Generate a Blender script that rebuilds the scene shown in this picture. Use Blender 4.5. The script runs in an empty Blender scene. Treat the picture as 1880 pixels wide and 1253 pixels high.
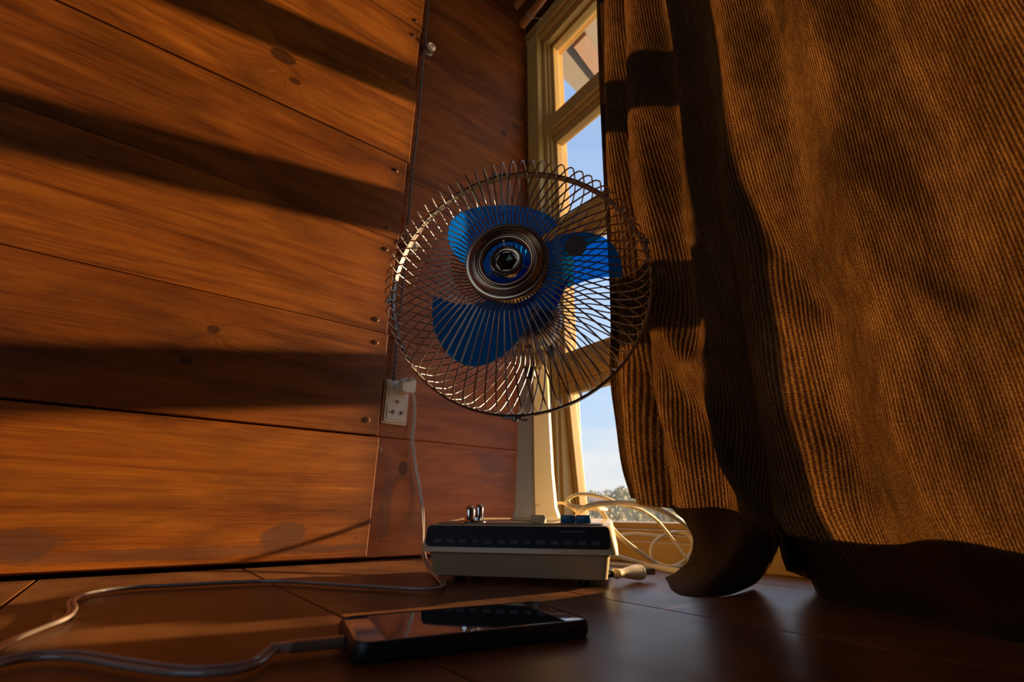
import bpy, bmesh, math, random
from mathutils import Vector, Matrix, noise
random.seed(7)
V = Vector
PI = math.pi
scn = bpy.context.scene
COL = scn.collection

# ------------------------------------------------------------------ camera
F = 835.6                                   # focal length in pixels of the 1880 px wide frame
PITCH = math.radians(20.83); ROLL = math.radians(0.25); CAM_H = 0.07
cp, sp, cr, sr = math.cos(PITCH), math.sin(PITCH), math.cos(ROLL), math.sin(ROLL)
A_ = Matrix(((1, 0, 0), (0, sp, -cp), (0, cp, sp)))
B_ = Matrix(((cr, -sr, 0), (sr, cr, 0), (0, 0, 1)))
MC = B_ @ A_                                # world -> (right, down, forward)
CAM = V((0, 0, CAM_H))
rows = [MC[0], MC[1], MC[2]]
right, down, fwd = V(rows[0]), V(rows[1]), V(rows[2])
cam_data = bpy.data.cameras.new('camera')
cam = bpy.data.objects.new('camera', cam_data)
COL.objects.link(cam)
R3 = Matrix((right, -down, -fwd)).transposed()
cam.matrix_world = Matrix.Translation(CAM) @ R3.to_4x4()
cam_data.sensor_width = 36.0
cam_data.lens = F * 36.0 / 1880
cam_data.clip_start = 0.01; cam_data.clip_end = 2000
cam_data.dof.use_dof = True
cam_data.dof.focus_distance = 0.55
cam_data.dof.aperture_fstop = 7.5
scn.camera = cam

# room frames: corner K on the floor, left wall runs along LD, window wall along WD
LA = math.radians(53.8); WA = math.radians(-38.3)
LD = V((math.sin(LA), math.cos(LA), 0)); WD = -V((math.sin(WA), math.cos(WA), 0))
LN = V((LD.y, -LD.x, 0))                    # left wall normal into the room
WN = V((-WD.y, WD.x, 0))                    # window wall normal, outwards
UP = V((0, 0, 1))
K = V((0.0396, 0.9911, 0))
SUN = (LD + 0.14 * WD + 0.172 * UP).normalized()

# ------------------------------------------------------------------ light
scn.view_settings.view_transform = 'Standard'
scn.view_settings.look = 'None'
scn.view_settings.gamma = 1
scn.view_settings.use_curve_mapping = False
scn.view_settings.exposure = 0.10

sun_d = bpy.data.lights.new('sun', 'SUN')
sun_d.energy = 15.0; sun_d.angle = math.radians(1.6); sun_d.color = (1.0, 0.66, 0.34)
sun = bpy.data.objects.new('sun', sun_d); COL.objects.link(sun)
sun.rotation_euler = SUN.to_track_quat('Z', 'Y').to_euler()
sun.location = (3, 3, 3)

world = bpy.data.worlds.new('sky'); scn.world = world
world.use_nodes = True
nt = world.node_tree; nt.nodes.clear()
def wn(t, **k):
    n = nt.nodes.new(t)
    for a, b in k.items(): setattr(n, a, b)
    return n
tc = wn('ShaderNodeTexCoord'); sx = wn('ShaderNodeSeparateXYZ')
nt.links.new(tc.outputs['Generated'], sx.inputs[0])
ramp = wn('ShaderNodeValToRGB')
cr_ = ramp.color_ramp
cr_.elements[0].position = 0.0; cr_.elements[0].color = (0.66, 0.67, 0.68, 1)
cr_.elements[1].position = 0.75; cr_.elements[1].color = (0.27, 0.43, 0.72, 1)
for p, c in ((0.10, (0.62, 0.69, 0.76, 1)), (0.22, (0.45, 0.62, 0.84, 1)), (0.42, (0.43, 0.60, 0.86, 1))):
    e = cr_.elements.new(p); e.color = c
nt.links.new(sx.outputs['Z'], ramp.inputs[0])
mp = wn('ShaderNodeMapping'); mp.inputs['Scale'].default_value = (2.2, 2.2, 11)
nt.links.new(tc.outputs['Generated'], mp.inputs[0])
nz = wn('ShaderNodeTexNoise'); nz.inputs['Scale'].default_value = 2.0; nz.inputs['Detail'].default_value = 6
nt.links.new(mp.outputs[0], nz.inputs[0])
cl = wn('ShaderNodeValToRGB'); cl.color_ramp.elements[0].position = 0.44; cl.color_ramp.elements[1].position = 0.68
nt.links.new(nz.outputs['Fac'], cl.inputs[0])
mr = wn('ShaderNodeMapRange'); mr.inputs[1].default_value = 0.02; mr.inputs[2].default_value = 0.42
mr.inputs[3].default_value = 0.75; mr.inputs[4].default_value = 0.08
nt.links.new(sx.outputs['Z'], mr.inputs[0])
mu = wn('ShaderNodeMath', operation='MULTIPLY')
nt.links.new(cl.outputs[0], mu.inputs[0]); nt.links.new(mr.outputs[0], mu.inputs[1])
mx = wn('ShaderNodeMix', data_type='RGBA')
nt.links.new(mu.outputs[0], mx.inputs[0]); nt.links.new(ramp.outputs[0], mx.inputs[6])
mx.inputs[7].default_value = (0.80, 0.78, 0.78, 1)
bg = wn('ShaderNodeBackground'); bg.inputs['Strength'].default_value = 1.15
nt.links.new(mx.outputs[2], bg.inputs[0])
wo = wn('ShaderNodeOutputWorld'); nt.links.new(bg.outputs[0], wo.inputs[0])

# ------------------------------------------------------------------ helpers
def ray(x, y):
    return right * ((x - 940) / F) + down * ((y - 626.5) / F) + fwd
def on_plane(x, y, p0, n):
    d = ray(x, y); return CAM + d * ((p0 - CAM).dot(n) / d.dot(n))
def on_z(x, y, z=0.0):
    d = ray(x, y); return CAM + d * ((z - CAM_H) / d.z)
def at_y(x, y, Y):
    d = ray(x, y); return CAM + d * (Y / d.y)
def on_win(x, y, n):                         # plane n metres inside the window wall
    return on_plane(x, y, K - WN * n, WN)
def on_left(x, y, d):
    return on_plane(x, y, K + LN * d, LN)
def ww(s, z, n): return K + WD * s - WN * n + UP * z
MLEFT = Matrix.Translation(K) @ Matrix((LD, -LN, UP)).transposed().to_4x4()
MWIN = Matrix.Translation(K) @ Matrix((WD, WN, UP)).transposed().to_4x4()

def link(name, bm, mat, parent=None, mw=None, smooth=False, auto=None):
    me = bpy.data.meshes.new(name)
    bmesh.ops.recalc_face_normals(bm, faces=bm.faces)
    bm.to_mesh(me); bm.free()
    for m in (mat if isinstance(mat, (list, tuple)) else [mat]): me.materials.append(m)
    o = bpy.data.objects.new(name, me); COL.objects.link(o)
    if parent: o.parent = parent
    if mw is not None:
        if parent: bpy.context.view_layer.update()
        o.matrix_world = mw
    if smooth:
        for p in me.polygons: p.use_smooth = True
        if auto:
            try:
                me.set_sharp_from_angle(angle=math.radians(auto))
            except Exception: pass
    return o
def thing(o, label, cat, group=None):
    o['label'] = label; o['category'] = cat
    if group: o['group'] = group
    return o
def empty(name, loc, rz=0.0):
    o = bpy.data.objects.new(name, None); COL.objects.link(o)
    o.empty_display_size = 0.05
    o.location = loc; o.rotation_euler = (0, 0, rz)
    return o
def box(bm, x0, x1, y0, y1, z0, z1, bev=0.0, seg=2, mi=0):
    vs = [bm.verts.new((x, y, z)) for z in (z0, z1) for y in (y0, y1) for x in (x0, x1)]
    fs = []
    for q in ((0, 2, 3, 1), (4, 5, 7, 6), (0, 1, 5, 4), (2, 6, 7, 3), (0, 4, 6, 2), (1, 3, 7, 5)):
        f = bm.faces.new([vs[i] for i in q]); f.material_index = mi; fs.append(f)
    if bev > 0:
        es = list({e for f in fs for e in f.edges})
        r = bmesh.ops.bevel(bm, geom=es, offset=bev, segments=seg, affect='EDGES', profile=0.5)
        for f in r['faces']: f.material_index = mi
    return fs
def tube(bm, pts, r, seg=8, closed=False, flat=1.0, cap=True, twist=0.0):
    pts = [V(p) for p in pts]; n = len(pts)
    rr = r if isinstance(r, (list, tuple)) else [r] * n
    rings = []; prev = None
    for i, p in enumerate(pts):
        if closed: t = pts[(i + 1) % n] - pts[i - 1]
        else: t = pts[min(i + 1, n - 1)] - pts[max(i - 1, 0)]
        if t.length < 1e-9: t = V((0, 0, 1))
        t.normalize()
        if prev is None:
            a = V((0, 0, 1)) if abs(t.z) < 0.9 else V((1, 0, 0))
            u = (a - t * a.dot(t)).normalized()
        else:
            u = (prev - t * prev.dot(t))
            u = u.normalized() if u.length > 1e-6 else prev
        prev = u
        w = t.cross(u)
        if twist:
            c, s = math.cos(twist), math.sin(twist); u, w = u * c + w * s, w * c - u * s
        rings.append([bm.verts.new(p + (u * math.cos(2 * PI * k / seg) * flat + w * math.sin(2 * PI * k / seg)) * rr[i]) for k in range(seg)])
    m = n if closed else n - 1
    for i in range(m):
        a, b = rings[i], rings[(i + 1) % n]
        for k in range(seg):
            bm.faces.new((a[k], a[(k + 1) % seg], b[(k + 1) % seg], b[k]))
    if cap and not closed:
        bm.faces.new(list(reversed(rings[0]))); bm.faces.new(rings[-1])
def lathe(bm, prof, seg=64, o=V((0, 0, 0)), x=V((1, 0, 0)), y=V((0, 1, 0)), z=V((0, 0, 1)), cap0=False, cap1=False):
    rings = []
    for (r, h) in prof:
        rings.append([bm.verts.new(o + (x * math.cos(2 * PI * k / seg) + y * math.sin(2 * PI * k / seg)) * r + z * h) for k in range(seg)])
    for a, b in zip(rings, rings[1:]):
        for k in range(seg):
            bm.faces.new((a[k], a[(k + 1) % seg], b[(k + 1) % seg], b[k]))
    if cap0: bm.faces.new(list(reversed(rings[0])))
    if cap1: bm.faces.new(rings[-1])
def spline(pts, n=10):
    """Catmull-Rom through pts (vectors or number tuples)."""
    pts = [V(p) for p in pts]; out = []
    P = [pts[0] * 2 - pts[1]] + pts + [pts[-1] * 2 - pts[-2]]
    for i in range(1, len(P) - 2):
        a, b, c, d = P[i - 1], P[i], P[i + 1], P[i + 2]
        for k in range(n):
            t = k / n
            out.append(0.5 * ((2 * b) + (c - a) * t + (2 * a - 5 * b + 4 * c - d) * t * t + (3 * b - a - 3 * c + d) * t ** 3))
    out.append(pts[-1]); return out
def rbox(bm, w, h, d, r, o, x, y, z, seg=5, mi=0):
    """rounded rectangle w*h (along x, y) extruded d along z, centred on o"""
    pts = []
    for cx, cy, a0 in ((w/2-r, h/2-r, 0), (-w/2+r, h/2-r, 90), (-w/2+r, -h/2+r, 180), (w/2-r, -h/2+r, 270)):
        for k in range(seg + 1):
            a = math.radians(a0 + 90 * k / seg)
            pts.append((cx + r * math.cos(a), cy + r * math.sin(a)))
    lo = [bm.verts.new(o + x * p[0] + y * p[1]) for p in pts]
    hi = [bm.verts.new(o + x * p[0] + y * p[1] + z * d) for p in pts]
    n = len(pts); fs = []
    for i in range(n): fs.append(bm.faces.new((lo[i], lo[(i+1) % n], hi[(i+1) % n], hi[i])))
    fs.append(bm.faces.new(list(reversed(lo)))); fs.append(bm.faces.new(hi))
    for f in fs: f.material_index = mi
    return fs

# ------------------------------------------------------------------ materials
class NT:
    def __init__(s, name):
        s.m = bpy.data.materials.new(name); s.m.use_nodes = True
        s.t = s.m.node_tree; s.t.nodes.clear()
        s.out = s.t.nodes.new('ShaderNodeOutputMaterial')
    def n(s, t, **k):
        x = s.t.nodes.new(t)
        for a, b in k.items(): setattr(x, a, b)
        return x
    def l(s, a, b): s.t.links.new(a, b)
    def math(s, op, a, b=None, c=None, clamp=False):
        x = s.n('ShaderNodeMath', operation=op); x.use_clamp = clamp
        for i, v in enumerate((a, b, c)):
            if v is None: continue
            if isinstance(v, (int, float)): x.inputs[i].default_value = v
            else: s.l(v, x.inputs[i])
        return x.outputs[0]
    def mix(s, f, a, b, blend='MIX'):
        x = s.n('ShaderNodeMix', data_type='RGBA', blend_type=blend)
        for i, v in ((0, f), (6, a), (7, b)):
            if isinstance(v, (int, float)): x.inputs[i].default_value = v
            elif isinstance(v, tuple): x.inputs[i].default_value = (*v[:3], 1)
            else: s.l(v, x.inputs[i])
        return x.outputs[2]
    def ramp(s, f, stops):
        x = s.n('ShaderNodeValToRGB'); r = x.color_ramp
        while len(r.elements) < len(stops): r.elements.new(0.5)
        for e, (p, c) in zip(r.elements, stops):
            e.position = p; e.color = (*c, 1) if isinstance(c, tuple) else (c, c, c, 1)
        s.l(f, x.inputs[0]); return x.outputs[0]
    def noise(s, vec, scale, detail=4, rough=0.5, dist=0.0):
        x = s.n('ShaderNodeTexNoise'); x.inputs['Scale'].default_value = scale
        x.inputs['Detail'].default_value = detail; x.inputs['Roughness'].default_value = rough
        x.inputs['Distortion'].default_value = dist
        s.l(vec, x.inputs['Vector']); return x.outputs['Fac']
    def obj(s, scale=(1, 1, 1), loc=(0, 0, 0), vec=None):
        if vec is None:
            vec = s.n('ShaderNodeTexCoord').outputs['Object']
        m = s.n('ShaderNodeMapping'); m.inputs['Scale'].default_value = scale; m.inputs['Location'].default_value = loc
        s.l(vec, m.inputs[0]); return m.outputs[0]
    def bump(s, h, st=0.3, dist=0.001, nrm=None):
        b = s.n('ShaderNodeBump'); b.inputs['Strength'].default_value = st; b.inputs['Distance'].default_value = dist
        s.l(h, b.inputs['Height'])
        if nrm is not None: s.l(nrm, b.inputs['Normal'])
        return b.outputs[0]
    def bsdf(s, col=(.5, .5, .5), rough=.5, metal=0., normal=None, **k):
        b = s.n('ShaderNodeBsdfPrincipled')
        for nme, v in [('Base Color', col), ('Roughness', rough), ('Metallic', metal), ('Normal', normal)] + list(k.items()):
            nme = nme.replace('_', ' ')
            if v is None: continue
            if isinstance(v, tuple): b.inputs[nme].default_value = (*v[:3], 1)
            elif isinstance(v, (int, float)): b.inputs[nme].default_value = v
            else: s.l(v, b.inputs[nme])
        return b.outputs[0]
    def done(s, sh): s.l(sh, s.out.inputs[0]); return s.m

def simple(name, col, rough=.5, metal=0., noise_amt=.12, nscale=60, bump=.0, **k):
    t = NT(name); v = t.obj()
    f = t.noise(v, nscale, 4)
    c = t.mix(f, tuple(x * (1 - noise_amt) for x in col), tuple(min(1, x * (1 + noise_amt)) for x in col))
    nr = t.bump(f, bump, .0005) if bump else None
    r = t.math('ADD', t.math('MULTIPLY', t.noise(v, nscale * .5, 3), .15), rough - .07)
    return t.done(t.bsdf(c, r, metal, nr, **k))

def wood(name, dark, mid, light, rough=.38, knots=(), stains=(), along=(1.3, 1, 26), spec=.5, grainz=2):
    """boards whose grain runs along local x; 'tint' face attribute sets each board apart"""
    t = NT(name)
    tcn = t.n('ShaderNodeTexCoord'); co = tcn.outputs['Object']
    sep = t.n('ShaderNodeSeparateXYZ'); t.l(co, sep.inputs[0])
    X, Z = sep.outputs[0], sep.outputs[grainz]
    at = t.n('ShaderNodeAttribute', attribute_name='tint'); tint = at.outputs['Fac']
    Zw = Z; km = None
    for (kx, kz, ka, kb) in knots:
        dx = t.math('DIVIDE', t.math('SUBTRACT', X, kx), ka * 2.6)
        dz = t.math('DIVIDE', t.math('SUBTRACT', Z, kz), kb * 2.6)
        d2 = t.math('ADD', t.math('MULTIPLY', dx, dx), t.math('MULTIPLY', dz, dz))
        g = t.math('EXPONENT', t.math('MULTIPLY', d2, -1.0))
        Zw = t.math('ADD', Zw, t.math('MULTIPLY', t.math('MULTIPLY', t.math('SUBTRACT', Z, kz), g), 2.2))
        d = t.math('SQRT', d2)
        m = t.n('ShaderNodeMapRange', interpolation_type='SMOOTHSTEP')
        m.inputs[1].default_value = .46; m.inputs[2].default_value = .34; m.inputs[3].default_value = 0; m.inputs[4].default_value = 1
        t.l(d, m.inputs[0])
        km = m.outputs[0] if km is None else t.math('MAXIMUM', km, m.outputs[0])
    cmb = t.n('ShaderNodeCombineXYZ')
    t.l(X, cmb.inputs[0]); t.l(t.math('MULTIPLY', tint, 37.0), cmb.inputs[1]); t.l(Zw, cmb.inputs[2])
    vec = cmb.outputs[0]
    g1 = t.noise(t.obj((along[0] * .7, 1 if grainz == 2 else along[1] * .6, along[2] * (.45 if grainz == 2 else 1)), vec=vec), 3.0, 6, .55, 1.6)
    g2 = t.noise(t.obj((along[0] * 2.5, 1, along[2] * 4.5), vec=vec), 4.0, 4, .55, .4)
    blot = t.noise(t.obj((1.6, 1.6 if grainz == 1 else 1, 5), vec=vec), 2.4, 5, .62, .8)
    f = t.math('ADD', t.math('MULTIPLY', g1, .75), t.math('MULTIPLY', g2, .30))
    c = t.ramp(f, [(.26, dark), (.48, mid), (.76, light)])
    bl = t.ramp(blot, [(.30, .36), (.60, 1.0)])
    c = t.mix(.85, c, bl, 'MULTIPLY')
    tn = t.ramp(tint, [(0, (.62, .55, .50)), (1, (1.12, 1.08, 1.0))])
    c = t.mix(.9, c, tn, 'MULTIPLY')
    rgh = t.math('ADD', t.math('MULTIPLY', g2, .22), rough - .1)
    if km is not None:
        kr = t.noise(t.obj((40, 1, 40)), 6, 3)
        c = t.mix(t.math('MULTIPLY', km, .85), c, t.mix(kr, tuple(v * .25 for v in dark), tuple(v * .9 for v in dark)))
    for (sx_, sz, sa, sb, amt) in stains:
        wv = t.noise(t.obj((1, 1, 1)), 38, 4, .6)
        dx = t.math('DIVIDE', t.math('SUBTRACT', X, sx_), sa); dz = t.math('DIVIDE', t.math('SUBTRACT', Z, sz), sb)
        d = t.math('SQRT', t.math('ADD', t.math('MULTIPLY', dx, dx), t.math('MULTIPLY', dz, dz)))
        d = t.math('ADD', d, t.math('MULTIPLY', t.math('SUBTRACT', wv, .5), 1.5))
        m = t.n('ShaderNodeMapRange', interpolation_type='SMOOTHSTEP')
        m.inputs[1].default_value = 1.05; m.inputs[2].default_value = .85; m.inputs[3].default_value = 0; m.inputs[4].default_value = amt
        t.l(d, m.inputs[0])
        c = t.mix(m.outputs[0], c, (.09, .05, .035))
    # fine scratches and pale specks
    spk = t.noise(t.obj((60, 60, 160)), 4, 2, .5)
    sm = t.ramp(spk, [(.76, 0.0), (.80, 1.0)])
    c = t.mix(t.math('MULTIPLY', sm, .25), c, (.6, .42, .26))
    nb = t.bump(t.math('ADD', g2, t.math('MULTIPLY', g1, .6)), .35, .0012)
    return t.done(t.bsdf(c, rgh, 0, nb, Specular_IOR_Level=spec))

M = {}
kp = lambda x, y, d: (lambda q: ((q - K).dot(LD), q.z))(on_left(x, y, d))
k1, k2, k3, k4 = kp(520, 105, .02), kp(541, 150, .02), kp(392, 605, .02), kp(340, 663, .02)
M['wall_boards'] = wood('stained_pine_boards', (.09, .021, .003), (.30, .083, .007), (.50, .166, .015), .42,
    knots=[(k1[0], k1[1], .022, .014), (k2[0], k2[1], .010, .007), (k3[0], k3[1], .008, .006), (k4[0], k4[1], .007, .005)],
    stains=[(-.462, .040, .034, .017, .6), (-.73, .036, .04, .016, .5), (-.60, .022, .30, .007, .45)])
M['wall_back'] = wood('reddish_pine_boards', (.17, .036, .007), (.46, .115, .018), (.64, .195, .034), .45,
    knots=[(-.079, 1.026, .010, .009), (-.043, 1.074, .010, .008), (-.284, .144, .008, .012)],
    stains=[(-.310, .075, .012, .055, .35), (-.10, .165, .03, .022, .35), (-.25, .055, .03, .02, .3)])
M['floor_boards'] = wood('brown_floor_boards', (.060, .022, .008), (.20, .078, .024), (.32, .140, .045), .36, along=(1.1, 9, 1), spec=.5, grainz=1)
M['dark'] = simple('dark_gap', (.012, .008, .006), .8)
M['plain_wood'] = wood('dim_room_wood', (.05, .02, .01), (.12, .05, .02), (.2, .09, .035), .5)
M['yellow_paint'] = simple('cream_yellow_paint', (.64, .41, .12), .38, noise_amt=.10, nscale=24, bump=.25)
M['cream'] = simple('cream_plastic', (.80, .63, .33), .28, noise_amt=.04, nscale=12)
M['cream_tray'] = simple('greyer_cream_plastic', (.50, .40, .22), .35, noise_amt=.06, nscale=20)
M['metal_wire'] = simple('chromed_wire', (.50, .45, .40), .34, 1.0, .1, 80)
M['ring'] = simple('grey_metal_band', (.24, .20, .17), .38, .85, .12, 60)
M['chrome'] = simple('chrome', (.80, .76, .72), .10, 1.0, .03, 10)
M['white_plastic'] = simple('white_socket_plastic', (.78, .68, .54), .35, noise_amt=.04, nscale=30)
M['black_plastic'] = simple('black_plastic', (.012, .012, .013), .35, noise_amt=.1)
M['blue_button'] = simple('blue_button', (.01, .13, .27), .3, noise_amt=.05)
M['screw'] = simple('bronze_screw', (.35, .17, .08), .35, .8, .2, 300)
M['brass'] = simple('dull_brass_prong', (.42, .30, .20), .3, 1.0, .1, 60)
M['grey_sticker'] = simple('grey_brown_sticker', (.13, .10, .085), .6, noise_amt=.08)
M['ceramic'] = simple('porcelain', (.75, .58, .42), .25, noise_amt=.1)
M['black_wire'] = simple('black_wire_insulation', (.17, .13, .10), .35, noise_amt=.2)
M['bamboo'] = simple('orange_brown_pole', (.36, .13, .04), .4, noise_amt=.3, nscale=18)
M['string'] = simple('dull_string', (.30, .22, .14), .8, noise_amt=.2, nscale=200)

def smoky():
    t = NT('smoky_chrome'); co = t.n('ShaderNodeTexCoord').outputs['Object']
    c = t.mix(t.noise(t.obj(), 30, 3), (.36, .26, .18), (.52, .40, .29))
    r = t.math('ADD', t.math('MULTIPLY', t.noise(t.obj(), 90, 3), .12), .16)
    return t.done(t.bsdf(c, r, 1.0))
M['smoky'] = smoky()
M['emblem'] = simple('dark_green_faceted_badge', (.035, .05, .025), .12, .7, .1, 20)

def blue():
    t = NT('translucent_blue_plastic')
    c = t.mix(t.noise(t.obj(), 25, 3), (.0, .24, .95), (.0, .34, 1.0))
    p = t.bsdf(c, .22, 0)
    tr = t.n('ShaderNodeBsdfTranslucent'); t.l(t.mix(.0, (.0, .40, 1.0), (0, 0, 0)), tr.inputs[0])
    m = t.n('ShaderNodeMixShader'); m.inputs[0].default_value = .62
    t.l(p, m.inputs[1]); t.l(tr.outputs[0], m.inputs[2])
    tp = t.n('ShaderNodeBsdfTransparent'); tp.inputs[0].default_value = (.03, .52, 1, 1)
    m2 = t.n('ShaderNodeMixShader'); m2.inputs[0].default_value = .60
    t.l(m.outputs[0], m2.inputs[1]); t.l(tp.outputs[0], m2.inputs[2])
    return t.done(m2.outputs[0])
M['blue'] = blue()

def glass():
    t = NT('dusty_window_glass')
    tp = t.n('ShaderNodeBsdfTransparent'); tp.inputs[0].default_value = (.975, .98, .98, 1)
    gl = t.n('ShaderNodeBsdfGlossy'); gl.inputs['Roughness'].default_value = .03
    lw = t.n('ShaderNodeFresnel'); lw.inputs[0].default_value = 1.45
    m = t.n('ShaderNodeMixShader'); geo = t.n('ShaderNodeNewGeometry')
    t.l(t.math('MULTIPLY', t.math('MULTIPLY', lw.outputs[0], .8), t.math('SUBTRACT', 1.0, geo.outputs['Backfacing'])), m.inputs[0])
    t.l(tp.outputs[0], m.inputs[1]); t.l(gl.outputs[0], m.inputs[2])
    co = t.n('ShaderNodeTexCoord').outputs['Object']; sep = t.n('ShaderNodeSeparateXYZ'); t.l(co, sep.inputs[0])
    streak = t.noise(t.obj((90, 90, 4)), 2.0, 5, .6)
    dots = t.noise(t.obj((1, 1, 1)), 260, 2, .5)
    low = t.n('ShaderNodeMapRange'); low.inputs[1].default_value = .055; low.inputs[2].default_value = .16
    low.inputs[3].default_value = 1.0; low.inputs[4].default_value = .12; t.l(sep.outputs[2], low.inputs[0])
    f = t.math('MULTIPLY', low.outputs[0], t.ramp(streak, [(.35, .25), (.7, 1.0)]))
    f = t.math('ADD', t.math('MULTIPLY', f, .035), t.math('MULTIPLY', t.ramp(dots, [(.72, 0.0), (.78, 1.0)]), .02))
    tr = t.n('ShaderNodeBsdfTranslucent'); tr.inputs[0].default_value = (.9, .88, .85, 1)
    m2 = t.n('ShaderNodeMixShader'); t.l(f, m2.inputs[0])
    t.l(m.outputs[0], m2.inputs[1]); t.l(tr.outputs[0], m2.inputs[2])
    return t.done(m2.outputs[0])
M['glass'] = glass()

def cloth():
    t = NT('ribbed_brown_curtain_cloth')
    uv = t.n('ShaderNodeUVMap', uv_map='cloth').outputs[0]
    sep = t.n('ShaderNodeSeparateXYZ'); t.l(uv, sep.inputs[0])
    U, Vv = sep.outputs[0], sep.outputs[1]
    wob = t.noise(t.obj((6, 3, 1), vec=uv), 1.5, 3)
    ph = t.math('ADD', t.math('MULTIPLY', U, 2 * PI / .0023), t.math('MULTIPLY', wob, 2.5))
    rib = t.math('ADD', t.math('MULTIPLY', t.math('SINE', ph), .5), .5)
    weave = t.ramp(t.noise(t.obj((700, 650, 1), vec=uv), 1.0, 2, .5), [(.36, 0.0), (.64, 1.0)])
    slub = t.ramp(t.noise(t.obj((260, 40, 1), vec=uv), 1.0, 4, .6), [(.35, 0.0), (.65, 1.0)])
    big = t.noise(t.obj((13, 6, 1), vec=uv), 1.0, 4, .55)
    th = t.math('ADD', t.math('MULTIPLY', rib, .50), t.math('MULTIPLY', weave, .32))
    th = t.math('ADD', th, t.math('MULTIPLY', slub, .22))
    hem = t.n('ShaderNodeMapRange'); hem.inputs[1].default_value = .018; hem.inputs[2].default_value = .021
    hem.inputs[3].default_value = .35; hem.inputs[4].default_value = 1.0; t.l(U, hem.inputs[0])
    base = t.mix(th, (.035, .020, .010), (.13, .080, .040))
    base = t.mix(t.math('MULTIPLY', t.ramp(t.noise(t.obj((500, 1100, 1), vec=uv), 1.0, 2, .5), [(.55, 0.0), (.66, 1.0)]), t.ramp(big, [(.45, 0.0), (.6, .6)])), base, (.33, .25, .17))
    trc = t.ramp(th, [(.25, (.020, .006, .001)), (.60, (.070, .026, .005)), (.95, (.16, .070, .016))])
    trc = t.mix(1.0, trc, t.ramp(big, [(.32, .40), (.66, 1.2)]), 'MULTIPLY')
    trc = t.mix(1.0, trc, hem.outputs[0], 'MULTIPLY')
    nb = t.bump(th, .9, .0016)
    d = t.bsdf(base, .85, 0, nb, Specular_IOR_Level=.15)
    tr = t.n('ShaderNodeBsdfTranslucent'); t.l(trc, tr.inputs[0]); t.l(nb, tr.inputs['Normal'])
    m = t.n('ShaderNodeMixShader'); m.inputs[0].default_value = .5
    t.l(d, m.inputs[1]); t.l(tr.outputs[0], m.inputs[2])
    return t.done(m.outputs[0])
M['cloth'] = cloth()

def clear_jacket():
    t = NT('clear_cable_jacket')
    return t.done(t.bsdf((.62, .52, .44), .16, 0, Specular_IOR_Level=.9, Transmission_Weight=.35, Coat_Weight=.6))
M['jacket'] = clear_jacket()
M['core'] = simple('grey_braid_core', (.16, .13, .12), .35, .5, .15, 300)
M['screen'] = simple('black_phone_glass', (.004, .004, .005), .03, 0, .02, 5, Specular_IOR_Level=1.0, Coat_Weight=1.0)
M['bezel'] = simple('pinkish_white_phone_bezel', (.62, .49, .43), .05, 0, .02, 5, Coat_Weight=1.0)
M['case'] = simple('dark_green_black_phone_case', (.010, .016, .014), .42, 0, .1, 40)
M['cable_metal'] = simple('connector_shell', (.34, .25, .18), .3, .4, .1, 40)

# ------------------------------------------------------------------ room structure
def structure(o): o['kind'] = 'structure'; return o
def boards(bm, lst, bev=.0012):
    lay = bm.faces.layers.float.get('tint') or bm.faces.layers.float.new('tint')
    for (x0, x1, y0, y1, z0, z1, tint) in lst:
        before = set(bm.faces)
        box(bm, x0, x1, y0, y1, z0, z1, bev, 1)
        for f in bm.faces:
            if f not in before: f[lay] = tint
# left wall: front boards (step at L = -0.34) over recessed boards
bm = bmesh.new()
fz = [(.0075, .1895, .78), (.1925, .376, .22), (.3762, .575, .55), (.5752, .771, .18), (.7712, .972, .88), (.9724, 1.17, .60), (1.1705, 1.37, .80), (1.3705, 1.57, .5), (1.5705, 1.78, .7), (1.7805, 2.0, .4)]
ends = [-.340, -.343, -.346, -.343, -.3385, -.345, -.343, -.34, -.34, -.34]
boards(bm, [(-3.2, ends[i], -.020 - (.0015 if i in (0, 4) else 0), -.0015, a, b, t_) for i, (a, b, t_) in enumerate(fz)])
wall = structure(link('wall_left', bm, M['wall_boards'], None, MLEFT))
bm = bmesh.new()
rz_ = [(.004, .194, .85), (.1945, .378, .75), (.379, .56, .6), (.561, .743, .7), (.744, .9245, .5), (.9255, 1.108, .45), (1.109, 1.292, .3), (1.293, 1.48, .4), (1.481, 2.0, .3)]
boards(bm, [(-3.2, .05, 0, .018, a, b, t_) for (a, b, t_) in rz_])
link('recessed_boards', bm, M['wall_back'], wall, MLEFT)
bm = bmesh.new(); box(bm, -3.25, .05, .0185, .07, -.05, 2.05)
link('wall_backing', bm, M['dark'], wall, MLEFT)

# floor boards run along the window wall direction; seams at fixed L
MFL = Matrix.Translation(K) @ Matrix((WD, WN, UP)).transposed().to_4x4()
bm = bmesh.new()
edges = [-3.0, -2.6, -2.2, -1.8, -1.45, -1.1, -.90, -.7055, -.506, -.295, -.085, .20]
tn = [.3, .6, .4, .7, .5, .6, .55, .7, .62, .45, .5]
lst = []
for i in range(len(edges) - 1):
    g = .0016 if abs(edges[i + 1] + .506) < .01 or abs(edges[i + 1] + .7055) < .01 else .0006
    lst.append((-.25, 3.2, edges[i] + .0004, edges[i + 1] - g, -.03, 0, tn[i]))
boards(bm, lst, .0008)
floor = structure(link('floor', bm, M['floor_boards'], None, MFL))
bm = bmesh.new(); box(bm, -.3, 3.25, -3.05, .22, -.06, -.031)
link('subfloor', bm, M['dark'], floor, MFL)

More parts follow.
